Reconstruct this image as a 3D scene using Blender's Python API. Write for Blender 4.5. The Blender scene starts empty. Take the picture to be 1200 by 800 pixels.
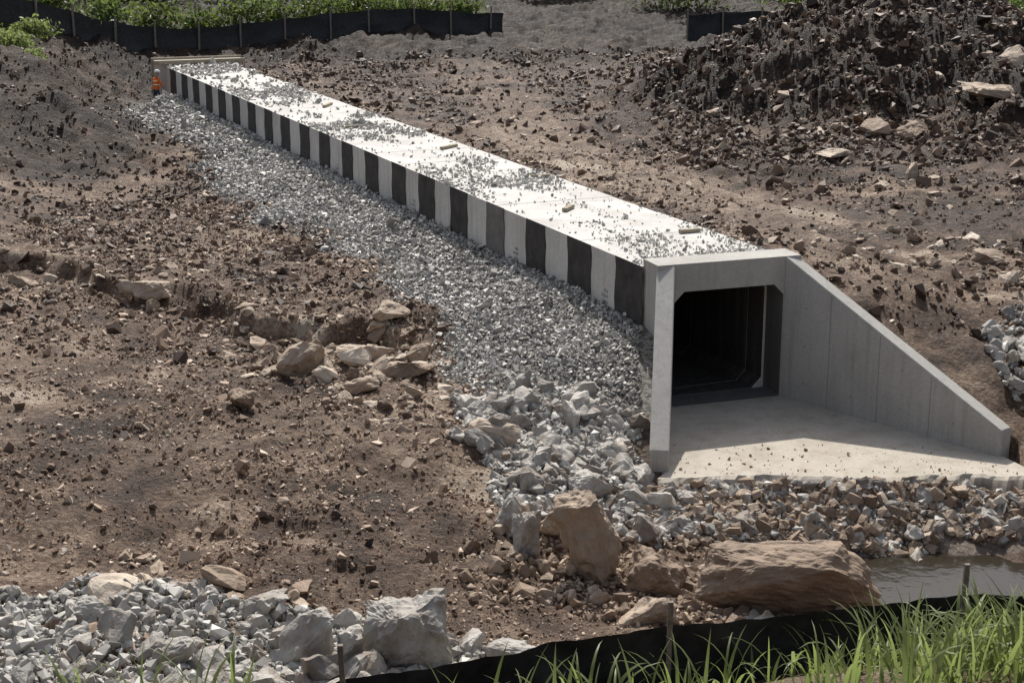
import bpy, bmesh, math, random
import numpy as np
from mathutils import Vector, Matrix, noise as mnoise
rng=np.random.default_rng(11); random.seed(5)
scene=bpy.context.scene
col=scene.collection

# ---------------------------------------------------------------- noise
def _hash(ix,iy,seed):
    h=(ix*374761393+iy*668265263+seed*144269504)&0xffffffff
    h=((h^(h>>13))*1274126177)&0xffffffff
    return (h^(h>>16))&0xffffffff
def perlin(x,y,seed=0):
    x0=np.floor(x);y0=np.floor(y);fx=x-x0;fy=y-y0
    ix=x0.astype(np.int64);iy=y0.astype(np.int64)
    u=fx*fx*fx*(fx*(fx*6-15)+10);v=fy*fy*fy*(fy*(fy*6-15)+10)
    def g(dx,dy):
        a=_hash(ix+dx,iy+dy,seed)*(2*math.pi/4294967296.0)
        return np.cos(a)*(fx-dx)+np.sin(a)*(fy-dy)
    a=g(0,0);b=g(1,0);c=g(0,1);d=g(1,1)
    return ((a+(b-a)*u)*(1-v)+(c+(d-c)*u)*v)*1.5
def fbm(x,y,scale,octv=3,seed=0,gain=.5):
    r=np.zeros_like(x);amp=1;f=1/scale;t=0
    for o in range(octv):
        r+=amp*perlin(x*f+17.3*o,y*f-9.1*o,seed+o*7);t+=amp;amp*=gain;f*=2.03
    return r/t
def clods(x,y,cell,seed):
    X=x/cell;Y=y/cell;ix=np.floor(X).astype(np.int64);iy=np.floor(Y).astype(np.int64)
    best=np.zeros_like(x)
    for dx in(-1,0,1):
        for dy in(-1,0,1):
            h=_hash(ix+dx,iy+dy,seed);h2=_hash(ix+dx,iy+dy,seed+91);h3=_hash(ix+dx,iy+dy,seed+37)
            cx=ix+dx+h/4294967296.0;cy=iy+dy+h2/4294967296.0
            r=.25+.75*(h3/4294967296.0)**2
            d=((X-cx)**2+(Y-cy)**2)/(r*r)
            best=np.maximum(best,r*np.sqrt(np.clip(1-d,0,1)))
    return best
def sstep(a,b,x):
    t=np.clip((x-a)/(b-a),0,1);return t*t*(3-2*t)

# ---------------------------------------------------------------- culvert frame
C=np.array([4.455,31.75]); U=np.array([-.395,.918]);U=U/np.linalg.norm(U); N=np.array([U[1],-U[0]])
H=np.array([.945,.327]);H=H/np.linalg.norm(H)
HP=np.array([-H[1],H[0]])
HW=1.62; TOP=2.85; LEN=49.0
def sw(s,w): p=C+s*U+w*N; return (p[0],p[1])
def to_sw(x,y): return (x-C[0])*U[0]+(y-C[1])*U[1],(x-C[0])*N[0]+(y-C[1])*N[1]

ctrl=[(0,0,8.2),(12,0,8.2),(-12,0,8.2),(0,8,4.95),(9,8,5.0),(-9,8,4.7),(4,12,3.35),(-4,12,2.9),
(5,16,1.85),(9,16.3,1.95),(14,16.5,2),(0,15.8,1.3),(-2,15.2,1.15),(-6,15.5,.9),(-13,16,1.1),
(5,19,.35),(9,19.5,.4),(0,19,.35),(-5,19,.55),(-10,20,.85),(-16,20,1.2),
(8,24.6,-1.15),(12,25,-1.3),(6,24.6,-1.1),(18,25.5,-1.5),(28,26,-1.7),(45,27,-2.0),(8,22.4,-.6),(4,22.3,-.35),(12,22,-.3),(20,22,-.1),(30,21,0.2),
(4,24.8,-.6),(2,24.6,-.15),(0,23,.15),(1.5,22,.0),(2.2,28,.15),(2.25,29.5,.8),(2.3,31,1.35),(1,28.5,.45),(-1,27,.6),(-3,24,.6),(-6,25,.85),(-11,26,1.2),(-5,30,.85),(-10,31,1.05),
(3.5,26.5,-.22),(6,26.4,-.3),(9,26.4,-.36),(10.2,27.8,-.15),(9.9,29,.4),(8.4,31.2,1.5),(7.0,32.7,2.2),(12,29.5,.5),(12,27.6,-.4),(16,29,.3),(12,33,1.7),(18,34,1.9),(25,32,1.6),
(10,38,2.4),(16,41,2.8),(6,42,2.5),(24,42,3.2),(4,50,2.55),(10,49,2.7),(0,62,2.5),(6,66,2.7),(14,72,2.9),(28,60,3.6),(34,45,3.5),(36,80,3.6),
(-9,36,1.2),(-14,38,1.5),(-20,34,1.8),(-12,45,1.1),(-17,48,1.5),(-14,53.5,1.0),(-19,56,1.8),(-17,62,2.9),(-20,64,3.1),(-24,60,3.2),(-19,69,2.9),(-24,74,3.7),(-30,66,3.8),(-30,45,2.5),
(-23,80,4.3),(-14,88,2.9),(-18,83,2.3),(-5.8,90,3.5),(-1,92,3.1),(5,95,3.6),(12,92,3.5),(22,90,3.1),(30,90,3.1),(-30,90,4.9),(-8,84,2.6),(0,80,2.7),
(-60,60,6),(60,60,5),(-60,110,6),(60,110,4.5),(0,115,4.6),(-60,20,4),(60,20,3),(-60,-10,8),(60,-10,8),(0,-60,8),(-20,200,9),(80,200,9),(-120,200,9),(0,420,12),(-400,420,12),(400,420,12),(-400,0,9),(400,0,9),(-400,-400,8),(400,-400,8),(0,-400,8)]
for s in (2,8,14,20,26,32,38,44): ctrl+= [(*sw(s,-HW-.1),1.62),(*sw(s,-3.2),1.28),(*sw(s,-6),.85),(*sw(s,HW+.3),2.6),(*sw(s,4),2.55)]
ctrl+=[(*sw(49,-HW-.2),1.0),(*sw(48,-3.5),.95),(*sw(51,0),.9),(*sw(49,HW+.5),2.3)]
ctrl=np.array(ctrl,float)
P=ctrl[:,:2]/30.0
def K(r2): return np.where(r2>1e-12,.5*r2*np.log(np.maximum(r2,1e-12)),0)
d2=((P[:,None]-P[None])**2).sum(-1);n=len(P)
A=np.zeros((n+3,n+3));A[:n,:n]=K(d2)+np.eye(n)*2e-5;A[:n,n]=1;A[n,:n]=1;A[:n,n+1:]=P;A[n+1:,:n]=P.T
wts=np.linalg.solve(A,np.concatenate([ctrl[:,2],[0,0,0]]))
def tps(x,y):
    X=x/30.0;Y=y/30.0
    r=wts[n]+wts[n+1]*X+wts[n+2]*Y
    for i in range(n): r+=wts[i]*K((X-P[i,0])**2+(Y-P[i,1])**2)
    return r
APR=[(3.05,31.5),(5.95,32.45),(9.45,28.4),(9.6,27.0),(2.75,27.0)]
def in_poly(x,y,poly):
    inside=np.zeros(x.shape,bool);m=len(poly)
    for i in range(m):
        x1,y1=poly[i];x2,y2=poly[(i+1)%m]
        c=((y1>y)!=(y2>y))&(x<(x2-x1)*(y-y1)/((y2-y1) if abs(y2-y1)>1e-9 else 1e-9)+x1)
        inside^=c
    return inside
TRACK=[(-2,80),(-.5,66),(.8,53),(3.2,46),(5.8,40),(8.5,36)]
def seg_dist(x,y,pl):
    best=np.full(x.shape,1e9)
    for (x1,y1),(x2,y2) in zip(pl[:-1],pl[1:]):
        dx=x2-x1;dy=y2-y1;t=np.clip(((x-x1)*dx+(y-y1)*dy)/(dx*dx+dy*dy),0,1)
        best=np.minimum(best,np.hypot(x-x1-t*dx,y-y1-t*dy))
    return best
def grav_edge(s):
    return -HW-2.75-.45*np.sin(s*.31+1)-.2*np.sin(s*1.1)+.9*sstep(22,44,s)
def masks(x,y):
    s,w=to_sw(x,y)
    wob=.5*fbm(x,y,1.6,3,5)
    grav=sstep(-.9,.7,w+wob*2.2-grav_edge(s))*(w<1)*sstep(-3.6,-2.0,s+wob*1.5+.15*w)*(1-sstep(49,51,s))
    mA=8.75-.58*np.sqrt((x-14.4)**2+(y-61)**2+1.2); mB=5.7-.5*np.sqrt((x-17.8)**2+(y-54)**2+1.0)
    m=np.maximum(mA,mB)
    track=1-sstep(1.0,2.6,seg_dist(x,y,TRACK)+fbm(x,y,2,2,8)*.9)
    return s,w,grav,m,track
LEDGE=((-14,38.0),(-1.5,32.0))
def height(x,y,fine=True,ret=False):
    x=np.asarray(x,float);y=np.asarray(y,float)
    z=np.clip(tps(x,y),-2.2,14)
    s,w,grav,m,track=masks(x,y)
    m2=m+.6*fbm(x,y,3.2,2,71)
    k=.5; z=np.where(np.abs(m2-z)<40,z+k*np.log1p(np.exp(np.clip((m2-z)/k,-40,40))),np.maximum(z,m2))
    mound=sstep(.1,1.2,m-2.6)
    z=z+.62*np.exp(-(((x+15.9)/.9)**2+((y-72.9)/.8)**2))-.1*np.exp(-(((x+16.8)/.6)**2+((y-75.4)/.6)**2))
    (ax,ay),(bx,by)=LEDGE;L=math.hypot(bx-ax,by-ay)
    dl=((x-ax)*(-(by-ay))+(y-ay)*(bx-ax))/L; tl=((x-ax)*(bx-ax)+(y-ay)*(by-ay))/L
    lw=fbm(x,y,3.0,3,33)*2.8
    ledge=.42*sstep(0,.6,dl+lw)*(1-sstep(3.0,8.0,dl))*sstep(-14,-2,tl)*(1-sstep(L-1.5,L,tl))*(1-grav)
    z=z+ledge
    leftm=(1-sstep(-15,-12,x))*sstep(51,57,y)*(1-sstep(80,86,y))
    rough=np.clip(.45+.5*fbm(x,y,7,2,3)+.75*mound+.65*leftm+.5*sstep(76,80,y),.15,1.35)
    rough*= (1-.85*track)*(1-.75*grav)
    rightside=sstep(2,6,w)*sstep(33,36,y)
    rough*=1+.4*rightside
    if fine:
        z=z+rough*(.30*fbm(x,y,2.4,2,1)+.16*fbm(x,y,.8,3,2)+.17*clods(x,y,.75,4)+.10*clods(x,y,.34,14)+.05*clods(x,y,.17,24)-.07)
        z=z+.018*fbm(x,y,.2,2,40)*(y<45)
        z=z+track*.06*np.sin(seg_dist(x,y,TRACK)*7)
    box=(np.abs(w)<HW-.16)&(s>-.3)&(s<LEN)
    near=(np.abs(w)<HW+.5)&(s>.3)&(s<LEN+.5)
    z=np.where(near,np.minimum(z,2.72),z)
    z=np.where(box|in_poly(x,y,APR),np.minimum(z,-.5),z)
    if ret: return z,s,w,grav,mound,track,leftm,ledge,dl+lw,rightside
    return z

# ---------------------------------------------------------------- node helpers
def newmat(name,spec=.25):
    m=bpy.data.materials.new(name);m.use_nodes=True;nt=m.node_tree
    for nn in list(nt.nodes): nt.nodes.remove(nn)
    out=nt.nodes.new('ShaderNodeOutputMaterial');b=nt.nodes.new('ShaderNodeBsdfPrincipled')
    nt.links.new(b.outputs[0],out.inputs[0]);b.inputs['Roughness'].default_value=.85
    b.inputs['Specular IOR Level'].default_value=spec
    return m,nt,b,out
def ramp(nt,stops,fac):
    r=nt.nodes.new('ShaderNodeValToRGB');e=r.color_ramp.elements
    while len(e)<len(stops): e.new(.5)
    for el,(p,c) in zip(e,stops): el.position=p;el.color=(*c,1)
    nt.links.new(fac,r.inputs[0]);return r.outputs[0]
def mathn(nt,op,a,b):
    m=nt.nodes.new('ShaderNodeMath');m.operation=op
    for i,v in enumerate((a,b)):
        if isinstance(v,(int,float)): m.inputs[i].default_value=v
        else: nt.links.new(v,m.inputs[i])
    return m.outputs[0]
def mix(nt,f,a,b,bt='MIX'):
    m=nt.nodes.new('ShaderNodeMix');m.data_type='RGBA';m.blend_type=bt
    for i,v in ((0,f),(6,a),(7,b)):
        if isinstance(v,(int,float)): m.inputs[i].default_value=v
        elif isinstance(v,tuple): m.inputs[i].default_value=(*v,1)
        else: nt.links.new(v,m.inputs[i])
    return m.outputs[2]
def noise(nt,scale,detail=6,rough=.6,vec=None):
    t=nt.nodes.new('ShaderNodeTexNoise');t.inputs['Scale'].default_value=scale;t.inputs['Detail'].default_value=detail;t.inputs['Roughness'].default_value=rough
    if vec is None:
        g=nt.nodes.new('ShaderNodeNewGeometry');vec=g.outputs['Position']
    nt.links.new(vec,t.inputs['Vector']);return t.outputs[0]
def bump(nt,b,h,strength,dist):
    n_=nt.nodes.new('ShaderNodeBump');n_.inputs['Strength'].default_value=strength;n_.inputs['Distance'].default_value=dist
    nt.links.new(h,n_.inputs['Height']);nt.links.new(n_.outputs[0],b.inputs['Normal'])
def attr(nt,name):
    a=nt.nodes.new('ShaderNodeAttribute');a.attribute_name=name;return a.outputs['Fac']

# ground
gm,nt,b,_=newmat('soil',.22)
n1=noise(nt,1.3,5,.7);n2=noise(nt,11,5,.75)
v=mathn(nt,'ADD',attr(nt,'tone'),mathn(nt,'MULTIPLY',mathn(nt,'SUBTRACT',n1,.5),1.1))
v=mathn(nt,'ADD',v,mathn(nt,'MULTIPLY',mathn(nt,'SUBTRACT',n2,.5),1.1))
SOIL=[(0,(.026,.017,.012)),(.3,(.074,.047,.032)),(.55,(.185,.120,.080)),(.8,(.38,.28,.20)),(1,(.58,.48,.37))]
soil=ramp(nt,SOIL,v)
vor=nt.nodes.new('ShaderNodeTexVoronoi');vor.inputs['Scale'].default_value=16
g=nt.nodes.new('ShaderNodeNewGeometry');nt.links.new(g.outputs['Position'],vor.inputs['Vector'])
sep=nt.nodes.new('ShaderNodeSeparateColor');nt.links.new(vor.outputs['Color'],sep.inputs[0])
gray=ramp(nt,[(0,(.13,.12,.105)),(.5,(.28,.265,.24)),(1,(.44,.42,.38))],sep.outputs[0])
c=mix(nt,attr(nt,'gravel'),soil,gray)
nt.links.new(c,b.inputs['Base Color'])
hh=mathn(nt,'ADD',n2,mathn(nt,'MULTIPLY',n1,1.5))
bump(nt,b,hh,1.0,.22);b.inputs['Roughness'].default_value=.68
def stonemat(name,stops,nscale=9,bs=.5,rough=.6,bd=.02,dirt=0,detail=3,spec=.4):
    m,nt,b,_=newmat(name,spec)
    if nscale:
        nn=noise(nt,nscale,detail,.65)
        v=mathn(nt,'ADD',attr(nt,'tone'),mathn(nt,'MULTIPLY',mathn(nt,'SUBTRACT',nn,.5),.5))
    else: v=attr(nt,'tone')
    c=ramp(nt,stops,v)
    if dirt:
        n5=noise(nt,1.7,4,.6)
        c=mix(nt,mathn(nt,'MULTIPLY',ramp(nt,[(.45,(0,0,0)),(.62,(1,1,1))],n5),dirt),c,(.17,.12,.085))
    nt.links.new(c,b.inputs['Base Color']);b.inputs['Roughness'].default_value=rough
    if bs: bump(nt,b,nn,bs,bd)
    return m
grav_m=stonemat('crushed_stone',[(0,(.12,.11,.095)),(.4,(.27,.255,.23)),(.75,(.45,.43,.39)),(1,(.66,.63,.57))],0,0,.55)
clod_m=stonemat('dirt_clods',SOIL,0,0,.6,spec=.25)
rip_m=stonemat('limestone_riprap',[(0,(.12,.105,.088)),(.35,(.25,.23,.205)),(.7,(.385,.365,.325)),(1,(.53,.49,.425))],4,.9,.65,.07,.6,6,.3)
tan_m=stonemat('tan_rock',[(0,(.12,.082,.056)),(.4,(.27,.195,.135)),(.7,(.44,.35,.26)),(1,(.60,.52,.42))],2.8,1,.7,.08,.45,7,.3)

def mesh_np(name,V,F,mats,tone=None,smooth=False,attrs=None):
    me=bpy.data.meshes.new(name);k=F.shape[1]
    me.vertices.add(len(V));me.vertices.foreach_set('co',V.astype(np.float32).ravel())
    me.loops.add(F.size);me.loops.foreach_set('vertex_index',F.astype(np.int32).ravel())
    me.polygons.add(len(F));me.polygons.foreach_set('loop_start',np.arange(0,F.size,k,dtype=np.int32))
    me.polygons.foreach_set('loop_total',np.full(len(F),k,dtype=np.int32))
    me.update(calc_edges=True)
    me.polygons.foreach_set('use_smooth',np.full(len(F),smooth))
    for nm,a in (attrs or {}).items():
        at=me.attributes.new(nm,'FLOAT','POINT');at.data.foreach_set('value',a.astype(np.float32))
    if tone is not None:
        at=me.attributes.new('tone','FLOAT','POINT');at.data.foreach_set('value',tone.astype(np.float32))
    for m in (mats if isinstance(mats,list) else [mats]): me.materials.append(m)
    ob=bpy.data.objects.new(name,me);col.objects.link(ob);return ob
def obj(name,verts,faces,mats,parent=None,smooth=False):
    me=bpy.data.meshes.new(name);me.from_pydata([tuple(map(float,v)) for v in verts],[],faces);me.update()
    bm=bmesh.new();bm.from_mesh(me);bmesh.ops.recalc_face_normals(bm,faces=bm.faces);bm.to_mesh(me);bm.free()
    for m in (mats if isinstance(mats,list) else [mats]): me.materials.append(m)
    ob=bpy.data.objects.new(name,me);col.objects.link(ob)
    if parent: ob.parent=parent
    if smooth:
        for p in me.polygons:p.use_smooth=True
    return ob
def empty(name):
    e=bpy.data.objects.new(name,None);col.objects.link(e);return e

# ---------------------------------------------------------------- ground sheet
def axis(a,b,step0,step1):
    r=[a]
    while r[-1]<b:
        t=(r[-1]-a)/(b-a);r.append(r[-1]+step0+(step1-step0)*t)
    return r
xs=np.array([-450,-300,-200,-140,-100,-75,-58,-46,-38,-33]+list(np.arange(-29,-13,.14))+list(np.arange(-13,13,.085))+list(np.arange(13,30,.14))+[31,34,38,46,58,75,100,140,200,300,450],float)
ys=np.array([-450,-250,-140,-80,-50,-30,-18,-8,-3,0,3,6,9,11]+list(np.arange(12.5,16,.25))+axis(16,110,.06,.36)+[114,120,130,145,165,200,260,340,450],float)
GX,GY=np.meshgrid(xs,ys);gx=GX.ravel();gy=GY.ravel()
z,s,w,grav,mound,track,leftm,ledge,dl,rightside=height(gx,gy,True,True)
tone=.54+.28*fbm(gx,gy,5,3,50)+.22*fbm(gx,gy,1.2,2,51)
tone-=.27*mound+.36*leftm+.20*rightside
tone-=.30*sstep(78,84,gy)
tr2=track*sstep(36,40,gy)*(1-sstep(52,66,gy)*.6)
tone=tone*(1-tr2*.85)+tr2*.85*.74
pale=np.exp(-(((gx-9.5)/3.5)**2+((gy-35.5)/2.2)**2))*sstep(-.1,.35,fbm(gx,gy,1.5,3,91));tone+=.42*pale
tone+=.30*sstep(.22,.45,fbm(gx,gy,3.0,3,93))*(gy<50)*(1-mound)
tone-=.22*sstep(.12,.42,fbm(gx,gy,4.0,3,97))*(gx<4)
tone+=.30*np.exp(-((dl-.4)/.9)**2)*(ledge>.03)*sstep(-.2,.3,fbm(gx,gy,2,2,98))
tone-=.35*sstep(-.45,-.75,z)
creekgrav=in_poly(gx,gy,[(2.2,26.9),(10,27.2),(14,30),(14,25.4),(9,25.4),(4,24.9),(1.5,25)])*.35
gr=np.clip(np.maximum(grav,creekgrav),0,1)
nx=len(xs);ny=len(ys)
idx=np.arange(nx*ny).reshape(ny,nx)
F=np.stack([idx[:-1,:-1],idx[:-1,1:],idx[1:,1:],idx[1:,:-1]],-1).reshape(-1,4)
mesh_np('ground',np.stack([gx,gy,z],1),F,gm,tone,True,{'gravel':gr})

# ---------------------------------------------------------------- stones
def proto(npts,seed,boxy=.5,cuts=0):
    r=np.random.default_rng(seed);bm=bmesh.new()
    for i in range(npts):
        p=r.normal(size=3);p/=np.linalg.norm(p);p=p/(np.abs(p).max()**boxy)*r.uniform(.78,1.05);bm.verts.new(p*.5)
    res=bmesh.ops.convex_hull(bm,input=bm.verts)
    bmesh.ops.delete(bm,geom=list({e for e in res['geom_interior']+res['geom_unused'] if isinstance(e,bmesh.types.BMVert)}),context='VERTS')
    bmesh.ops.triangulate(bm,faces=bm.faces)
    if cuts:
        bmesh.ops.subdivide_edges(bm,edges=bm.edges,cuts=cuts,use_grid_fill=True)
        bmesh.ops.triangulate(bm,faces=bm.faces)
        bmesh.ops.smooth_vert(bm,verts=bm.verts,factor=.3,use_axis_x=True,use_axis_y=True,use_axis_z=True)
        bm.normal_update();sd=Vector((seed*2.3,seed*.7,seed*1.1))
        for v in bm.verts: v.co+=v.normal*(.08*mnoise.fractal(v.co*3+sd,.8,2.1,4))
        bmesh.ops.triangulate(bm,faces=bm.faces)
    bm.verts.index_update()
    V=np.array([v.co[:] for v in bm.verts]);Fc=np.array([[v.index for v in f.verts] for f in bm.faces]);bm.free()
    return V,Fc
small=[proto(9,i) for i in range(14)]
med=[proto(13,100+i,.6) for i in range(16)]
big=[proto(12,200+i,.75,3) for i in range(16)]
def rotm(q):
    q=q/np.linalg.norm(q,axis=1,keepdims=True);w_,x,y,z_=q.T
    return np.stack([1-2*(y*y+z_*z_),2*(x*y-z_*w_),2*(x*z_+y*w_),2*(x*y+z_*w_),1-2*(x*x+z_*z_),2*(y*z_-x*w_),2*(x*z_-y*w_),2*(y*z_+x*w_),1-2*(x*x+y*y)],-1).reshape(-1,3,3)
def scatter(name,x,y,z,size,mat,tone,protos=small,aniso=(.6,1.2),flat=0,lift=.2):
    m=len(x);Vs=[];Fs=[];T=[];off=0
    a=rng.integers(0,len(protos),m);q=rng.normal(size=(m,4))
    if flat: q[:,1:3]*=flat
    R=rotm(q);sc=rng.uniform(aniso[0],aniso[1],(m,3))*size[:,None]
    if flat: sc[:,2]*=.5
    pos=np.stack([x,y,z+size*lift],1)
    for k,(V,Fc) in enumerate(protos):
        i=np.where(a==k)[0]
        if not len(i): continue
        W=V[None]*sc[i][:,None]
        W=np.einsum('nij,nvj->nvi',R[i],W)+pos[i][:,None]
        nv=len(V);Vs.append(W.reshape(-1,3))
        Fs.append((Fc[None]+(off+np.arange(len(i))*nv)[:,None,None]).reshape(-1,3))
        T.append(np.repeat(tone[i],nv));off+=len(i)*nv
    return mesh_np(name,np.concatenate(Vs),np.concatenate(Fs),mat,np.concatenate(T))
def ok_ground(x,y,margin=.05,front=26.92):
    s,w=to_sw(x,y)
    bad=(np.abs(w)<HW+margin)&(s>-.3)&(s<LEN+.2)
    return ~(bad|in_poly(x,y,[(2.6,31.5),(6.3,32.6),(9.9,28.4),(9.9,front),(2.35,front)]))
m=62000;s=-3.5+52.5*rng.random(m)**1.35;w=-HW-.03-5.2*rng.random(m)
x=C[0]+s*U[0]+w*N[0];y=C[1]+s*U[1]+w*N[1]
_,_,gv,_,_=masks(x,y);k=(rng.random(m)<np.clip(gv*1.1+.0,0,1))&ok_ground(x,y,.02)
x,y,s=x[k],y[k],s[k];size=(.075+.0014*np.clip(s,0,50))*np.exp(rng.normal(0,.38,len(x)))
scatter('gravel_berm',x,y,height(x,y),size,grav_m,np.clip(rng.normal(.56,.22,len(x))+.22*fbm(x,y,2.0,3,44),0,1))
m=26000;s=.9+48*rng.random(m)**1.2;w=rng.uniform(-HW+.02,HW-.02,m)
d=fbm(s*1.0,w*2.2,2.6,3,60)+.25*np.sin(s*.55+1.0)+.12-.08*np.abs(w)
k=rng.random(m)<np.clip(d*1.3,.03,.8)
s,w=s[k],w[k];x=C[0]+s*U[0]+w*N[0];y=C[1]+s*U[1]+w*N[1]
size=(.05+.0016*s)*np.exp(rng.normal(0,.4,len(x)))
scatter('loose_gravel_on_roof',x,y,np.full(len(x),TOP+.008),size,grav_m,np.clip(rng.normal(.66,.2,len(x)),0,1),lift=.2)
def field(name,m,xr,yr,ybias,smean,sig,smax,tmean,tsd,light,seed,thr=.35,grow=0):
    x=rng.uniform(*xr,m);y=yr[0]+(yr[1]-yr[0])*rng.random(m)**ybias
    _,_,gv,mm,tr=masks(x,y)
    dens=np.clip(thr+1.1*fbm(x,y,2.5,3,seed)+.6*fbm(x,y,.7,2,seed+1),0.06,1)
    k=ok_ground(x,y,.3)&(gv<.7)&(rng.random(m)<dens*(1-.75*tr));x,y=x[k],y[k]
    size=np.minimum(smean*(1+grow*(y-yr[0]))*np.exp(rng.normal(0,sig,len(x))),smax)
    t=rng.normal(tmean,tsd,len(x))+.2*fbm(x,y,3,2,seed+5);l=rng.random(len(x))<light;t[l]=rng.uniform(.75,1,l.sum())
    scatter(name,x,y,height(x,y),size,clod_m,np.clip(t,0,1),lift=.06)
field('pebbles_and_clods',130000,(-13.5,5.5),(17.2,50),1.35,.038,.62,.30,.60,.16,.18,70,.55,.02)
field('loose_soil_clods',70000,(-12,27),(31.5,84),1.2,.085,.6,.5,.40,.14,.05,80,.55,.008)
field('dark_soil_clods',22000,(-28,-9),(40,92),1,.11,.5,.42,.34,.13,.02,90,.6)
field('mound_clods',26000,(5,27),(46,72),1,.13,.55,.6,.34,.13,.04,95,.75)
def polyscatter(name,polys,mat,smean,sig,smax,tmean,tsd,lift=.15,protos=med,flat=0,jit=.45):
    X=[];Y=[];S=[]
    for poly,cnt,mul in polys:
        px=[p[0] for p in poly];py=[p[1] for p in poly]
        x=rng.uniform(min(px),max(px),cnt*3);y=rng.uniform(min(py),max(py),cnt*3)
        j=jit*fbm(x,y,.9,2,6)
        k=in_poly(x+j,y-j,poly)&ok_ground(x,y,.12);x,y=x[k][:cnt],y[k][:cnt]
        X.append(x);Y.append(y);S.append(np.minimum(mul*smean*np.exp(rng.normal(0,sig,len(x))),smax*mul))
    x=np.concatenate(X);y=np.concatenate(Y);size=np.concatenate(S)
    return scatter(name,x,y,height(x,y),size,mat,np.clip(rng.normal(tmean,tsd,len(x)),0,1),protos,(.65,1.3),flat,lift)
R1=[(-1.2,29.4),(.4,30.4),(2.4,29.0),(2.35,26.9),(3.4,26.6),(3.2,24.9),(1.6,24.2),(-.3,24.6),(-.5,27.0)]
R1b=[(-.9,29.0),(.9,30.0),(2.2,29),(2.3,26.7),(1,26),(-.6,27)]
R2=[(-7.3,18.2),(-7.2,20.3),(-5,20.9),(-3,20.6),(-.3,19.6),(.8,19.2),(.8,18.4),(-1,17.6),(-7,17.6)]
R3=[(2.6,27.1),(9.9,27.1),(10.5,26),(8,25.6),(3,25.2),(2,25.8)]
R4=[(9.8,26.6),(9.9,29),(9.3,31.3),(10.5,33),(14,33.5),(15,28),(14,26.4)]
R5=[(3,22.3),(6,23.5),(10,23.2),(14,23),(14,21.8),(9,21.6),(3,20.8)]
polyscatter('limestone_riprap',[(R1,420,1.0),(R1b,280,1.05),(R2,400,.95),(R3,240,.75),(R4,420,1.1),(R5,150,1.0)],rip_m,.20,.55,.62,.66,.22,.1,big)
polyscatter('small_riprap_stone',[(R1,3800,1),(R1b,2200,1.1),(R2,6000,1),(R4,2500,1.2),(R5,900,1.1),(R3,2400,.9)],grav_m,.085,.5,.24,.45,.22)
polyscatter('creek_bank_rubble',[(R3,3600,.9),(R5,1500,1),([(1.5,25.2),(4,25),(5.5,22.5),(2.5,20.6),(-.8,21.5),(-.5,24.5)],1500,.9)],tan_m,.10,.6,.38,.36,.2,.1)
L1=[(-13.5,40.0),(-9,38.5),(-5,36.8),(-4.4,33.6),(-9,33.8),(-13.5,35.4)]
L2=[(-6,34.2),(-2.6,34.2),(-.9,31.2),(-.9,29.0),(-3,28.8),(-5.8,30.6)]
L3=[(-9,22),(-3,21.5),(-1,20.6),(-3,20.3),(-8,20.6)]
L4=[(-3.2,31.5),(-1,30.6),(.2,27.5),(-.8,26.2),(-2.4,27.5)]
polyscatter('rock_outcrop',[(L1,150,.85),(L2,230,.95),(L3,60,.9),(L4,130,.9)],tan_m,.21,.6,.9,.6,.24,.0,big,.3,2.2)
G1=[(-9,47),(9,47),(20,34),(24,50),(12,54),(0,66),(-8,75),(-6,60)]
polyscatter('scattered_rock_slabs',[(G1,230,.9),([(8,36),(15,34),(17,45),(8,46)],90,.9),([(10,50),(22,46),(22,58),(12,58)],90,1.1),([(7,34.5),(13,33.5),(13,37),(7,37)],120,.9)],tan_m,.22,.6,1.0,.58,.22,.0,big,.2)

def boulder(name,x,y,sx,sy,sz,rz,mat,tone,seed,sink=.14,tilt=0,cuts=6):
    r=np.random.default_rng(seed);bm=bmesh.new()
    for i in range(14):
        p=r.normal(size=3);p/=np.linalg.norm(p);p=p/(np.abs(p).max()**.8)*r.uniform(.76,1.02);bm.verts.new(p*.5)
    res=bmesh.ops.convex_hull(bm,input=bm.verts)
    bmesh.ops.delete(bm,geom=list({e for e in res['geom_interior']+res['geom_unused'] if isinstance(e,bmesh.types.BMVert)}),context='VERTS')
    bmesh.ops.triangulate(bm,faces=bm.faces)
    bmesh.ops.subdivide_edges(bm,edges=bm.edges,cuts=cuts,use_grid_fill=True)
    bmesh.ops.triangulate(bm,faces=bm.faces)
    bmesh.ops.smooth_vert(bm,verts=bm.verts,factor=.3,use_axis_x=True,use_axis_y=True,use_axis_z=True)
    bm.normal_update();sd=Vector((seed*3.1,seed*1.7,seed))
    for v in bm.verts:
        p=Vector((v.co.x*sx,v.co.y*sy,v.co.z*sz))
        d=.09*mnoise.fractal(p*1.9+sd,.7,2.2,6)
        c_=mnoise.voronoi(p*2.2+sd)[0];d-=.18*max(0,.16-(c_[1]-c_[0]))
        v.co=v.co+v.normal*(d/max(.6,(sx+sy+sz)/3))
    M=Matrix.Rotation(tilt,4,'Y')@Matrix.Diagonal((sx,sy,sz,1));M=Matrix.Rotation(rz,4,'Z')@M
    bm.transform(M)
    me=bpy.data.meshes.new(name);bm.to_mesh(me);bm.free()
    at=me.attributes.new('tone','FLOAT','POINT');at.data.foreach_set('value',np.full(len(me.vertices),tone,np.float32))
    me.materials.append(mat);ob=bpy.data.objects.new(name,me);col.objects.link(ob)
    zz=float(height(np.array([x]),np.array([y]),False)[0]);ob.location=(x,y,zz+sz*.5-sink*sz);return ob
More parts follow.
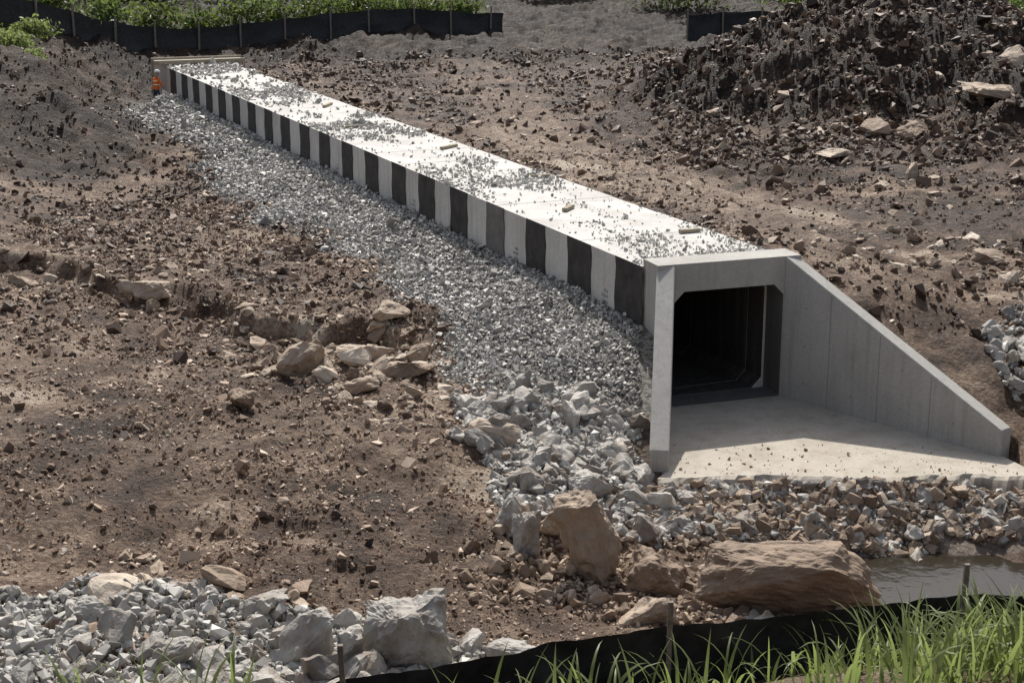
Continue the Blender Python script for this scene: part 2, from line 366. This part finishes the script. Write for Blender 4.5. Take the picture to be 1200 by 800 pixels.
bl=[(-4.2,30.8,1.05,.8,.9,.2,tan_m,.62,1),(-5.0,28.4,.62,.5,.55,.6,tan_m,.45,2),(-2.2,30.6,1.5,.8,.45,.1,tan_m,.35,3),
(-.25,27.5,1.15,.7,.65,-.2,tan_m,.8,4),(-.95,27.3,.6,.5,.42,.3,rip_m,.8,5),(1.1,22.6,1.3,1.0,1.65,.3,tan_m,.55,6),
(.35,23.2,.8,.7,1.0,.2,rip_m,.75,7),(.0,24.1,.8,.6,.8,.9,rip_m,.65,8),(.8,24.3,.95,.7,.9,.1,tan_m,.68,9),
(2.15,22.5,1.3,.9,.85,-.3,tan_m,.35,10),(4.1,22.1,3.1,1.5,1.35,.08,tan_m,.38,11),(1.9,20.9,1.0,.6,.5,.1,tan_m,.65,12),
(-1.25,18.9,1.4,.95,1.15,.15,rip_m,.62,13),(-2.7,18.8,.95,.75,.95,.5,rip_m,.74,14),(-2.05,18.5,.45,.5,.85,.1,rip_m,.8,15),
(-4.3,18.7,.6,.5,.45,.4,rip_m,.6,16),(15.6,52.0,2.4,1.5,.8,.3,tan_m,.65,17),(9.9,48,1.5,.8,.35,.5,tan_m,.8,18),
(6.3,22.4,.75,.5,.4,.5,rip_m,.6,20),(7.1,22.6,.7,.55,.4,.1,rip_m,.65,21),(-3.5,20.5,.9,.5,.3,.3,rip_m,.6,22),(.0,18.9,.7,.5,.45,.3,rip_m,.65,23),
(2.9,25.2,.55,.5,.4,.3,rip_m,.65,24),(3.3,24.0,.7,.5,.35,.9,tan_m,.4,25),(10.3,29.5,.9,.7,.7,.2,rip_m,.75,26),(10.5,28.0,.8,.6,.6,.7,rip_m,.65,27),
(-1.9,31.6,.9,.6,.5,.3,tan_m,.5,28),(-3.1,32.0,1.3,.6,.45,.1,tan_m,.68,29),(12.5,50,1.6,.8,.6,.9,tan_m,.4,30),(-8.5,35.8,1.4,.8,.4,.1,tan_m,.68,31),
(8.2,22.5,.9,.6,.45,.2,tan_m,.5,33),(5.6,24.9,.6,.5,.35,.5,rip_m,.5,34),(-5.6,19.6,.8,.6,.5,.2,rip_m,.7,35),(1.3,26.2,.8,.6,.5,.4,rip_m,.75,36),(.2,28.3,.75,.55,.5,.9,rip_m,.75,37),(-2.6,33.4,.9,.6,.5,.4,tan_m,.6,38),(-2.9,29.6,.7,.5,.4,.4,tan_m,.55,39)]
for q in bl: boulder('boulder',*q,cuts=12 if max(q[2:5])>1.2 else 7,tilt=((q[8]*37)%10-5)*.03)

# ---------------------------------------------------------------- concrete
def concrete(name,base,dark,streak=True,dirt=0,toe=None):
    m,nt,b,_=newmat(name)
    n1=noise(nt,.9,6,.6);n2=noise(nt,18,4,.7)
    c=mix(nt,ramp(nt,[(.3,(0,0,0)),(.7,(1,1,1))],n1),dark,base)
    c=mix(nt,mathn(nt,'MULTIPLY',ramp(nt,[(.35,(1,1,1)),(.6,(0,0,0))],n2),.25),c,(.2,.18,.155))
    if streak:
        g=nt.nodes.new('ShaderNodeNewGeometry');mp=nt.nodes.new('ShaderNodeMapping');mp.inputs['Scale'].default_value=(5,5,.35)
        nt.links.new(g.outputs['Position'],mp.inputs['Vector'])
        n3=noise(nt,1.2,4,.6,mp.outputs[0])
        c=mix(nt,mathn(nt,'MULTIPLY',ramp(nt,[(.48,(0,0,0)),(.75,(1,1,1))],n3),.38),c,(.22,.205,.18))
    if dirt:
        n4=noise(nt,2.2,6,.7)
        c=mix(nt,mathn(nt,'MULTIPLY',ramp(nt,[(.48,(0,0,0)),(.66,(1,1,1))],n4),dirt),c,(.20,.15,.105))
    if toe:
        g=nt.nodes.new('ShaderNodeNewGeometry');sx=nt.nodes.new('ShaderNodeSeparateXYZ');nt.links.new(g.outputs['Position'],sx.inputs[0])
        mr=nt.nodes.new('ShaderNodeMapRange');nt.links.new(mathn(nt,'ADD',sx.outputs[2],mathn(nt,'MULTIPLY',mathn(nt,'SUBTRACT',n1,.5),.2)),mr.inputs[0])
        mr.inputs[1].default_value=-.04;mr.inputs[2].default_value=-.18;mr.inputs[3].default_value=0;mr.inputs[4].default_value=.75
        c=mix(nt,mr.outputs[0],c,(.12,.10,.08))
    nt.links.new(c,b.inputs['Base Color']);b.inputs['Roughness'].default_value=.85;b.inputs['Specular IOR Level'].default_value=.15
    bump(nt,b,n2,.35,.012);return m
con=concrete('cast_concrete',(.46,.445,.41),(.37,.355,.325))
pre=concrete('precast_concrete',(.64,.62,.575),(.50,.485,.445))
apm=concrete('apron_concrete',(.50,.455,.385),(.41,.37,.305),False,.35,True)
roofm=concrete('dusty_roof_concrete',(.64,.625,.595),(.46,.445,.415),False,.15)
inner_shade=concrete('painted_shade_interior_concrete',(.065,.06,.055),(.04,.037,.034))  # shade inside the barrel, put into a near-black concrete colour
throat=concrete('shaded_throat_concrete',(.15,.142,.13),(.10,.095,.088))  # headwall throat: shade painted in as a darker copy of the cast concrete
memb,nt,b,_=newmat('black_joint_membrane')
nn=noise(nt,3,4,.6);nt.links.new(ramp(nt,[(.3,(.026,.023,.022)),(.75,(.07,.064,.06))],nn),b.inputs['Base Color']);b.inputs['Roughness'].default_value=.7;bump(nt,b,noise(nt,9,3,.6),.4,.02)
memb2,nt,b,_=newmat('faded_joint_membrane')
nn=noise(nt,3,4,.6);nt.links.new(ramp(nt,[(.3,(.12,.11,.10)),(.75,(.19,.18,.165))],nn),b.inputs['Base Color'])
mark,nt,b,_=newmat('stencil_ink');b.inputs['Base Color'].default_value=(.05,.05,.06,1)

def ring(name,ow,zb,zt,iw,z0,z1,hn,org,da,db,L,mats,parent,start=None,hb=None):
    hb=hn if hb is None else hb
    inner=[(-iw,z0+hb),(-iw+hb,z0),(iw-hb,z0),(iw,z0+hb),(iw,z1-hn),(iw-hn,z1),(-iw+hn,z1),(-iw,z1-hn)]
    outer=[(-ow,zb),(ow,zb),(ow,zt),(-ow,zt)]
    V=[]
    for t in(0,L):
        for a,zz in inner+outer:
            tt=start(a) if (start and t==0) else t
            V.append((org[0]+a*da[0]+tt*db[0],org[1]+a*da[1]+tt*db[1],zz))
    F=[]
    for o in(0,12):
        for k in range(4): F.append((o+2*k,o+2*k+1,o+8+k))
        for k in range(4): F.append((o+2*k+1,o+(2*k+2)%8,o+8+(k+1)%4,o+8+k))
    for k in range(8): F.append((k,(k+1)%8,12+(k+1)%8,12+k))
    for k in range(4): F.append((8+k,8+(k+1)%4,20+(k+1)%4,20+k))
    ob=obj(name,V,F,mats,parent)
    for p in ob.data.polygons:
        vs=list(p.vertices)
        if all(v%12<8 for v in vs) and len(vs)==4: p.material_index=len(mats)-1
        elif len(mats)>2 and p.normal.z>.9 and p.center.z>zt-.02: p.material_index=1
    return ob
culv=empty('box_culvert')
pitch=2.415;s0=.7
edges=[s0]+[s0+.58+pitch*k for k in range(20)]
edges=[e for e in edges if e<LEN]+[LEN]
def st0(a): return (.728-a*float(N@HP))/float(U@HP)
for i,(a,bb) in enumerate(zip(edges[:-1],edges[1:])):
    jz=.006*((i*7)%3-1)
    if i==0: org=C;L_=bb-.008;st=st0
    else: org=C+(a+.004)*U;L_=bb-a-.008;st=None
    ring(f'precast_section_{i+1}',HW+.003*((i*5)%3-1),-.35,TOP+jz,1.24,0.0,2.42,.22,org,N,U,L_,[pre,roofm,inner_shade],culv,st)
def hexbox(p0,da,db,la,lb,z0,z1):
    V=[]
    for zz in(z0,z1):
        for a,bq in((0,0),(la,0),(la,lb),(0,lb)): V.append((p0[0]+a*da[0]+bq*db[0],p0[1]+a*da[1]+bq*db[1],zz))
    return V,[(0,1,2,3),(4,5,6,7),(0,1,5,4),(1,2,6,5),(2,3,7,6),(3,0,4,7)]
for k in range(20):
    a=s0+.03+pitch*k+random.uniform(-.05,.05);wd=1.18+random.uniform(-.12,.08)
    if a+wd>LEN: break
    mt=memb2 if k in(3,) else memb
    for sd in(-1,1):
        if sd>0 and k==0: a+=.45
        V=[];F=[];nseg=10
        for j in range(nseg+1):
            zz=.6+(TOP-.6+.012)*j/nseg
            e0=a+.025*math.sin(j*1.9+k)+random.uniform(-.012,.012);e1=a+wd+.03*math.sin(j*1.3+k*2)+random.uniform(-.012,.012)
            wv=sd*(HW+.016+.004*math.sin(j*2+k))
            for e in(e0,(e0+e1)/2,e1):
                p=C+e*U+wv*N;V.append((p[0],p[1],zz))
        for j in range(nseg):
            for q in(0,1): F.append((j*3+q,j*3+q+1,j*3+q+4,j*3+q+3))
        ob=obj(f'joint_wrap_{k+1}_{"ab"[sd>0]}',V,F,mt,culv)
        sm=ob.modifiers.new('t','SOLIDIFY');sm.thickness=.01;sm.offset=0
for k in (0,2,5,8):
    a=s0+pitch*k+1.6
    V=[];F=[]
    for li,(zz,nc) in enumerate(((1.98,3),(1.86,5),(1.74,4))):
        for ci in range(nc):
            e=a+ci*.065;hh_=.07;o=len(V)
            for de,dz in((0,0),(.04,0),(.04,hh_),(.028,hh_),(.028,.02),(0,.02)):
                p=C+(e+de)*U-(HW+.007)*N;V.append((p[0],p[1],zz+dz))
            F.append((o,o+1,o+2,o+3,o+4,o+5))
    obj(f'stencil_{k}',V,F,mark,culv)

hw_e=empty('outlet_headwall')
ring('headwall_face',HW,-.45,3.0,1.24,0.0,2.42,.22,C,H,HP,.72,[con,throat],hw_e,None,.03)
def wing(name,ia,ib,out,th,zt0,zt1,par):
    ia=np.array(ia);ib=np.array(ib);d=(ib-ia)/np.linalg.norm(ib-ia);o=np.array([-d[1],d[0]])
    if np.dot(o,out)<0:o=-o
    V=[];ns=24
    for j in range(ns+1):
        p=ia+(ib-ia)*j/ns;q=p+o*th;zt=zt0+(zt1-zt0)*j/ns
        V+=[(p[0],p[1],-.5),(p[0],p[1],zt),(q[0],q[1],zt),(q[0],q[1],-.5)]
    F=[(0,1,2,3),(ns*4,ns*4+1,ns*4+2,ns*4+3)]
    for j in range(ns):
        for k in range(4): F.append((j*4+k,j*4+(k+1)%4,j*4+4+(k+1)%4,j*4+4+k))
    ob=obj(name,V,F,con,par)
    m=ob.modifiers.new('b','BEVEL');m.width=.018;m.segments=1;m.limit_method='ANGLE';m.angle_limit=math.radians(50);return ob
a=C-1.25*H-HP*.003;bq=C+1.25*H-HP*.003
wing('wingwall_near',(a[0],a[1]),(2.86,27.45),(-1,0),.36,2.995,.38,hw_e)
wing('wingwall_far',(bq[0],bq[1]),(9.13,28.25),(1,0),.34,2.995,.50,hw_e)
ja=np.array([bq[0],bq[1]]);jb=np.array([9.13,28.25]);jd=(jb-ja)/np.linalg.norm(jb-ja);jn=np.array([-jd[1],jd[0]]);jn=jn if jn@np.array([-1,-1])>0 else -jn
jl=np.linalg.norm(jb-ja);V=[];F=[]
for t in(1.22,2.44,3.66):
    zt=2.995+(.5-2.995)*t/jl-.05;o=len(V)
    for dt,zz in((-.006,.0),(.006,.0),(.006,zt),(-.006,zt)):
        p=ja+jd*(t+dt)+jn*.004;V.append((p[0],p[1],zz))
    F.append((o,o+1,o+2,o+3))
for t in(.6,1.8,3.0,4.2):
    for zz in(.4,1.2,2.0):
        if zz<2.8+(.5-2.995)*t/jl:
            o=len(V)
            for q in range(8):
                p=ja+jd*(t+.022*math.cos(q*math.pi/4))+jn*.005;V.append((p[0],p[1],zz+.022*math.sin(q*math.pi/4)))
            F.append(tuple(range(o,o+8)))
jm,nt,b,_=newmat('form_seam');b.inputs['Base Color'].default_value=(.24,.23,.205,1)
obj('form_seams',V,F,jm,hw_e)
pts=[(3.2,31.62),(5.66,32.4),(9.20,28.3)]
front=[];nf=90
for j in range(nf+1):
    t=j/nf;x_=9.62+(2.62-9.62)*t;front.append((x_,27.18+.09*math.sin(x_*1.7)+.10*mnoise.fractal(Vector((x_*2.2,0,3)),.6,2.2,4)))
top=pts+front+[(2.84,27.5)]
V=[(x,y,-.006) for x,y in top];m_=len(V)
for lev,(dy,zz) in enumerate(((.08,-.05),(.26,-.20),(.42,-.6))):
    for i,(x,y) in enumerate(top):
        f_=3<=i<3+nf+1
        k_=mnoise.fractal(Vector((x*3,lev*5,1)),.6,2.2,4)
        V.append((x,y-(dy+.14*k_ if f_ else 0),zz+(.04*k_ if f_ and lev<2 else 0)))
Fc=[tuple(range(m_))]
for l in range(3): Fc+=[(l*m_+i,l*m_+(i+1)%m_,(l+1)*m_+(i+1)%m_,(l+1)*m_+i) for i in range(m_)]
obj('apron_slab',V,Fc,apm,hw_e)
k=500;x=rng.uniform(2.9,9.5,k);y=27.0+rng.random(k)**2.6*2.0;kk=in_poly(x,y,[(2.95,27.3),(9.2,27.3),(8.9,28.2),(6,31),(3.3,31)]);x,y=x[kk],y[kk]
scatter('grit_on_apron',x,y,np.full(len(x),-.006),.028*np.exp(rng.normal(0,.5,len(x))),tan_m,np.clip(rng.normal(.5,.2,len(x)),0,1))
inm,nt,b,_=newmat('formwork_timber');nn=noise(nt,4,4,.6);nt.links.new(ramp(nt,[(.3,(.24,.20,.14)),(.7,(.38,.33,.24))],nn),b.inputs['Base Color'])
inl=empty('inlet_headwall')
ring('inlet_face',HW+.45,-.3,3.12,1.24,0,2.42,.22,C+(LEN+.02)*U,N,U,.4,[pre,inner_shade],inl)
V,F=hexbox(C+(LEN-.25)*U-(HW+.55)*N,N,U,2*HW+1.1,.22,2.96,3.14);obj('form_walers_front',V,F,inm,inl)
V,F=hexbox(C+(LEN+.46)*U-(HW+.55)*N,N,U,2*HW+1.1,.15,-.3,3.22);obj('formwork_panel',V,F,inm,inl)
for i,(s_,w_,l,r_) in enumerate([(3.5,.8,.5,.4),(7,-.4,.6,1.2),(12,.9,.5,.2),(18,.6,.8,1.0),(24,-.6,.6,.3),(30,.5,1.0,1.4)]):
    p=C+s_*U+w_*N;da=np.array([math.cos(r_),math.sin(r_)]);db=np.array([-da[1],da[0]])
    V,F=hexbox(p,da,db,l,.12,TOP+.01,TOP+.09);o=obj('timber_offcut',V,F,inm)

# ---------------------------------------------------------------- water
wm,nt,b,_=newmat('creek_water');b.inputs['Base Color'].default_value=(.03,.025,.018,1);b.inputs['Roughness'].default_value=.1;b.inputs['Specular IOR Level'].default_value=.18
bump(nt,b,noise(nt,5,3,.5),.3,.02)
obj('water',[(4.5,22.6,-.80),(60,22,-.80),(60,30,-.80),(12,27,-.80),(4.5,26.5,-.80)],[(0,1,2,3,4)],wm)

# ---------------------------------------------------------------- silt fences
fm,nt,b,out=newmat('silt_fence_fabric')
nn=noise(nt,7,4,.6);nt.links.new(ramp(nt,[(.3,(.016,.017,.018)),(.8,(.042,.044,.046))],nn),b.inputs['Base Color']);b.inputs['Roughness'].default_value=.5
sm_,nt,b,_=newmat('weathered_stake');nn=noise(nt,12,4,.6);nt.links.new(ramp(nt,[(.3,(.12,.10,.08)),(.7,(.25,.21,.17))],nn),b.inputs['Base Color'])
def fence(name,path,ht,post_gap,step,seed,lean=.0,posth=.2,pw=.045,phase=0):
    r=np.random.default_rng(seed);pts=[]
    for (x1,y1),(x2,y2) in zip(path[:-1],path[1:]):
        L=math.hypot(x2-x1,y2-y1);k=max(1,int(L/step))
        for i in range(k): pts.append((x1+(x2-x1)*i/k,y1+(y2-y1)*i/k))
    pts.append(path[-1]);pts=np.array(pts)
    d=np.concatenate([[0],np.cumsum(np.hypot(*np.diff(pts,axis=0).T))])
    zg=height(pts[:,0],pts[:,1],False)
    ker=np.ones(5)/5;zg=np.convolve(np.pad(zg,2,'edge'),ker,'valid')
    tang=np.gradient(pts,axis=0);tang/=np.linalg.norm(tang,axis=1,keepdims=True);nor=np.stack([-tang[:,1],tang[:,0]],1)
    V=[];F=[];rows=11
    for i in range(len(pts)):
        ph=((d[i]-phase)%post_gap)/post_gap;sag=math.sin(ph*math.pi)
        for j in range(rows):
            t=j/(rows-1)
            wr=mnoise.fractal(Vector((d[i]*1.6,t*1.2+d[i]*.5,seed)),.7,2.1,4)
            off=sag*.10*math.sin(t*2.6)+.09*wr+.02*math.sin(d[i]*5+t*4+seed)
            zz=zg[i]-.15+(ht+.15)*t-(sag*.09+.03*mnoise.noise(Vector((d[i]*1.5,3,seed))))*t
            V.append((pts[i,0]+nor[i,0]*off,pts[i,1]+nor[i,1]*off-lean*t,zz))
    for i in range(len(pts)-1):
        for j in range(rows-1): a=i*rows+j;F.append((a,a+rows,a+rows+1,a+1))
    nF=len(F)
    for q in np.arange(phase,d[-1],post_gap):
        i=int(np.argmin(abs(d-q)));o=len(V);ax,ay=r.uniform(-.05,.05,2);h2=ht+posth*r.uniform(.6,1.4)
        for zz,t in((zg[i]-.3,0),(zg[i]+h2,1)):
            for dx,dy in((-pw/2,-pw/2),(pw/2,-pw/2),(pw/2,pw/2),(-pw/2,pw/2)): V.append((pts[i,0]+dx+ax*t,pts[i,1]+dy-.10+ay*t-lean*t,zz))
        F+=[(o,o+1,o+5,o+4),(o+1,o+2,o+6,o+5),(o+2,o+3,o+7,o+6),(o+3,o,o+4,o+7),(o+4,o+5,o+6,o+7)]
    ob=obj(name,V,F,[fm,sm_],None)
    for k,p in enumerate(ob.data.polygons):
        p.material_index=0 if k<nF else 1;p.use_smooth=k<nF
    return ob
fence('silt_fence',[(-3.3,12.8),(-2.7,14.5),(-1.75,15.4),(0,15.75),(1.7,16.0),(4,16.5),(6.5,16.9),(10,17.2),(16,17.5)],.88,3.48,.09,3,.05,.36,.055,3.11)
fence('silt_fence',[(-34,74),(-27,77),(-23,80),(-19,84.5),(-14,88),(-10,89.5),(-5.8,90),(-3,91),(-.5,92.5)],1.3,2.4,.4,4,0,.3,.09)
fence('silt_fence',[(9.5,88),(13,90),(16,90),(22,88),(30,86),(40,84)],1.3,2.4,.4,5,0,.3,.09)

# ---------------------------------------------------------------- vegetation
def leafmat(name,c0,c1,tr=.45):
    m,nt,b,out=newmat(name)
    cc=ramp(nt,[(0,c0),(1,c1)],attr(nt,'tone'));nt.links.new(cc,b.inputs['Base Color']);b.inputs['Roughness'].default_value=.45
    t=nt.nodes.new('ShaderNodeBsdfTranslucent');nt.links.new(mix(nt,.4,cc,(.28,.38,.08)),t.inputs['Color'])
    ms=nt.nodes.new('ShaderNodeMixShader');ms.inputs[0].default_value=tr
    nt.links.new(b.outputs[0],ms.inputs[1]);nt.links.new(t.outputs[0],ms.inputs[2]);nt.links.new(ms.outputs[0],out.inputs[0]);return m
lm=leafmat('shrub_leaf',(.035,.055,.02),(.14,.18,.07));gmt=leafmat('grass_blade',(.08,.115,.035),(.28,.32,.14),.5)
def leaves(name,blobs,per,size,mat):
    Vs=[];T=[]
    for (x,y,z_,rx,ry,rz) in blobs:
        k=int(per*rx*rz);p=rng.normal(size=(k,3));p/=np.linalg.norm(p,axis=1,keepdims=True);p*=rng.random((k,1))**.45
        cc=rng.normal(size=(12,3))*.5;a=rng.integers(0,12,k);p=p*.55+cc[a]*.5
        c=p*np.array([rx,ry,rz])+np.array([x,y,z_])
        d1=rng.normal(size=(k,3));d1/=np.linalg.norm(d1,axis=1,keepdims=True);d2=rng.normal(size=(k,3));d2=np.cross(d1,d2);d2/=np.linalg.norm(d2,axis=1,keepdims=True)
        s_=size*rng.uniform(.5,1.3,(k,1))
        q=np.stack([c-d1*s_,c+d2*s_*.4,c+d1*s_,c-d2*s_*.4],1);Vs.append(q.reshape(-1,3))
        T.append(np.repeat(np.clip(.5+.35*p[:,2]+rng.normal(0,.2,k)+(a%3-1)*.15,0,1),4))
    V=np.concatenate(Vs);F=np.arange(len(V)).reshape(-1,4);return mesh_np(name,V,F,mat,np.concatenate(T))
bl=[]
for i in range(60):
    x=rng.uniform(-45,60);y=rng.uniform(96,118)
    if -1<x<9.5 and y<104: y+=14
    g_=float(height(np.array([x]),np.array([y]),False)[0]);r_=rng.uniform(2,4.5);bl.append((x,y,g_+r_*.7,r_*1.3,r_,r_))
for x,y,r_ in [(-26,81,1.7),(-23.5,82.5,1.5),(-28,79,1.8),(-21.5,85,1.5),(-19,87.5,1.5),(-17,89,1.5),(-15,90,1.6),(-13,91,1.6),(-11,91.5,1.6),(-9,91.8,1.5),(-7,92.3,1.5),(-5,93,1.5),(-31,78,2),(-3,94.5,1.4),(22,90,1.7),(27,89,1.9),(18,92.5,1.4),(32,88,2),(24,89.5,1.9),(29.5,88,2),(25.5,90,2.1)]:
    g_=float(height(np.array([x]),np.array([y]),False)[0]);bl.append((x,y,g_+r_*.7,r_*1.4,r_*.9,r_))
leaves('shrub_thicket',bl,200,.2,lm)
leaves('weed_patch',[(-22.6,73.5,4.1,1.2,1.0,.7),(-21.6,72,3.7,.9,.7,.5),(-24.2,75,4.4,1.4,1,.8),(-22.8,76.5,4.5,1.3,1,.7),(-20.8,68,3.2,.6,.5,.3),(-22.5,70,3.5,.8,.6,.35)],900,.12,gmt)

def blades(name,bases,lens,wid,mat,lean=(.2,.9)):
    V=[];F=[];T=[];ns=7
    for (x,y),L in zip(bases,lens):
        z0=float(height(np.array([x]),np.array([y]),False)[0])-.03
        az=rng.uniform(0,2*math.pi);ln=rng.uniform(*lean);w_=wid*rng.uniform(.5,1.2);t_=rng.random()
        dx,dy=math.cos(az),math.sin(az);px,py=-dy,dx;ang=rng.uniform(.02,.25);cx=x;cy=y;cz=z0;o=len(V);tw=rng.uniform(-.6,.6)
        for j in range(ns+1):
            t=j/ns;wd=w_*(1-t**2.2)*(.55+.45*min(1,t*4))*.5
            ca=math.cos(tw*t);sa=math.sin(tw*t)
            V+=[(cx-px*wd*ca,cy-py*wd*ca,cz-wd*sa),(cx+px*wd*ca,cy+py*wd*ca,cz+wd*sa)];T+=[t_*.6+.4*t]*2
            ang+=ln*2.3/ns*(.3+1.4*t);st=L/ns;cx+=dx*math.sin(ang)*st;cy+=dy*math.sin(ang)*st;cz+=math.cos(ang)*st
        for j in range(ns): a=o+2*j;F.append((a,a+1,a+3,a+2))
    return mesh_np(name,np.array(V),np.array(F),mat,np.array(T),True)
bs=[];ls=[]
while len(bs)<1300:
    x=rng.uniform(1.6,8.5);y=rng.uniform(13.6,16.1)
    if rng.random()<sstep(1.6,5.2,np.array(x))**1.7+.03: bs.append((x,y));ls.append(rng.uniform(.4,1.25)*(0.65+.35*min(1,(x-1)/4)))
for i in range(70):
    bs.append((rng.uniform(-.8,2.8),rng.uniform(14.5,15.3)));ls.append(rng.uniform(.5,1.05))
for cx,cy in((-4.4,17.3),(-3.75,17.3),(-3.2,17.2),(-5.2,17.3)):
    for i in range(8): bs.append((cx+rng.uniform(-.12,.12),cy+rng.uniform(-.1,.1)));ls.append(rng.uniform(.8,1.25))
blades('tall_grass',bs,ls,.05,gmt)

# ---------------------------------------------------------------- worker at far end
def worker(x,y,face):
    sk=[(0,0,.93,.135),(0,.02,1.10,.13),(0,.04,1.30,.155),(0,.03,1.45,.075),(0,.06,1.52,.058),(0,.09,1.62,.098),(0,.10,1.70,.09),
        (.19,.03,1.40,.065),(.25,.10,1.14,.048),(.20,.32,1.02,.036),(.18,.40,1.0,.035),
        (-.19,.03,1.40,.065),(-.26,.05,1.12,.048),(-.24,.2,.94,.036),(-.23,.27,.90,.035),
        (.10,0,.86,.092),(.12,.06,.47,.066),(.13,.0,.09,.045),(.13,.14,.04,.04),
        (-.10,0,.86,.092),(-.13,.02,.47,.066),(-.14,-.06,.09,.045),(-.14,.08,.04,.04)]
    ed=[(0,1),(1,2),(2,3),(3,4),(4,5),(5,6),(2,7),(7,8),(8,9),(9,10),(2,11),(11,12),(12,13),(13,14),(0,15),(15,16),(16,17),(17,18),(0,19),(19,20),(20,21),(21,22)]
    me=bpy.data.meshes.new('tmp');me.from_pydata([q[:3] for q in sk],ed,[])
    tmp=bpy.data.objects.new('tmp',me);col.objects.link(tmp)
    tmp.modifiers.new('s','SKIN')
    if not me.skin_vertices: bm=bmesh.new();bm.from_mesh(me);bm.verts.layers.skin.verify();bm.to_mesh(me);bm.free()
    for i,q in enumerate(sk): me.skin_vertices[0].data[i].radius=(q[3],q[3]);
    me.skin_vertices[0].data[0].use_root=True
    sb=tmp.modifiers.new('u','SUBSURF');sb.levels=2;sb.render_levels=2
    dg=bpy.context.evaluated_depsgraph_get();ev=tmp.evaluated_get(dg);m2=bpy.data.meshes.new_from_object(ev)
    bpy.data.objects.remove(tmp)
    def pm(n_,c_):
        m,nt,b,_=newmat(n_);b.inputs['Base Color'].default_value=(*c_,1);return m
    for m in(pm('hi_vis_orange',(.75,.16,.03)),pm('work_jeans',(.04,.05,.08)),pm('skin',(.42,.26,.18)),pm('boot',(.06,.04,.03))): m2.materials.append(m)
    for p in m2.polygons:
        c=p.center;p.use_smooth=True
        p.material_index=2 if c.z>1.49 or (abs(c.x)>.15 and c.y>.3) or(c.x<-.2 and c.z<.98 and c.z>.8) else 0 if c.z>.92 else 3 if c.z<.13 else 1
    par=empty('construction_worker')
    body=bpy.data.objects.new('body',m2);col.objects.link(body);body.parent=par
    bm=bmesh.new();bmesh.ops.create_uvsphere(bm,u_segments=20,v_segments=10,radius=.135)
    for v in bm.verts:
        if v.co.z<0: v.co.z=0;v.co.x*=1.18;v.co.y*=1.22
        v.co.y*=1.1
    hm=bpy.data.meshes.new('hard_hat');bm.to_mesh(hm);bm.free();hm.materials.append(pm('white_hard_hat',(.75,.73,.68)))
    hat=bpy.data.objects.new('hard_hat',hm);col.objects.link(hat);hat.parent=par;hat.location=(0,.10,1.70)
    V=[];F=[]
    for zz in(1.12,1.30):
        o=len(V)
        for j in range(16):
            a=j/16*2*math.pi;V+=[(.185*math.cos(a),.03+.165*math.sin(a),zz),(.185*math.cos(a),.03+.165*math.sin(a),zz+.05)]
        for j in range(16): F.append((o+2*j,o+(2*j+2)%32,o+(2*j+3)%32,o+2*j+1))
    obj('reflective_bands',V,F,pm('reflective_tape',(.7,.72,.5)),par)
    zz=float(height(np.array([x]),np.array([y]),False)[0]);par.location=(x,y,zz);par.rotation_euler=(0,0,face)
worker(-16.55,74.6,math.radians(-40))

# ---------------------------------------------------------------- light & camera
EL=47
sun=bpy.data.lights.new('sun','SUN');sun.energy=5.0;sun.angle=math.radians(.5);sun.color=(1,.955,.89)
so=bpy.data.objects.new('sun',sun);col.objects.link(so);so.rotation_euler=(math.radians(-(90-EL)),0,0)
wd=bpy.data.worlds.new('World');scene.world=wd;wd.use_nodes=True;nt=wd.node_tree
sky=nt.nodes.new('ShaderNodeTexSky');sky.sky_type='NISHITA';sky.sun_disc=False;sky.sun_elevation=math.radians(EL);sky.sun_rotation=0;sky.dust_density=3
hs=nt.nodes.new('ShaderNodeHueSaturation');hs.inputs['Saturation'].default_value=.6;nt.links.new(sky.outputs[0],hs.inputs['Color'])
bg=nt.nodes['Background'];bg.inputs[1].default_value=.15;nt.links.new(hs.outputs[0],bg.inputs[0])
cam=bpy.data.cameras.new('camera');cam.lens=56;cam.sensor_width=36;cam.clip_end=3000
co=bpy.data.objects.new('camera',cam);col.objects.link(co);co.location=(0,0,9.8);co.rotation_euler=(math.radians(75),0,0);scene.camera=co
scene.view_settings.view_transform='Standard';scene.view_settings.look='None';scene.view_settings.exposure=0
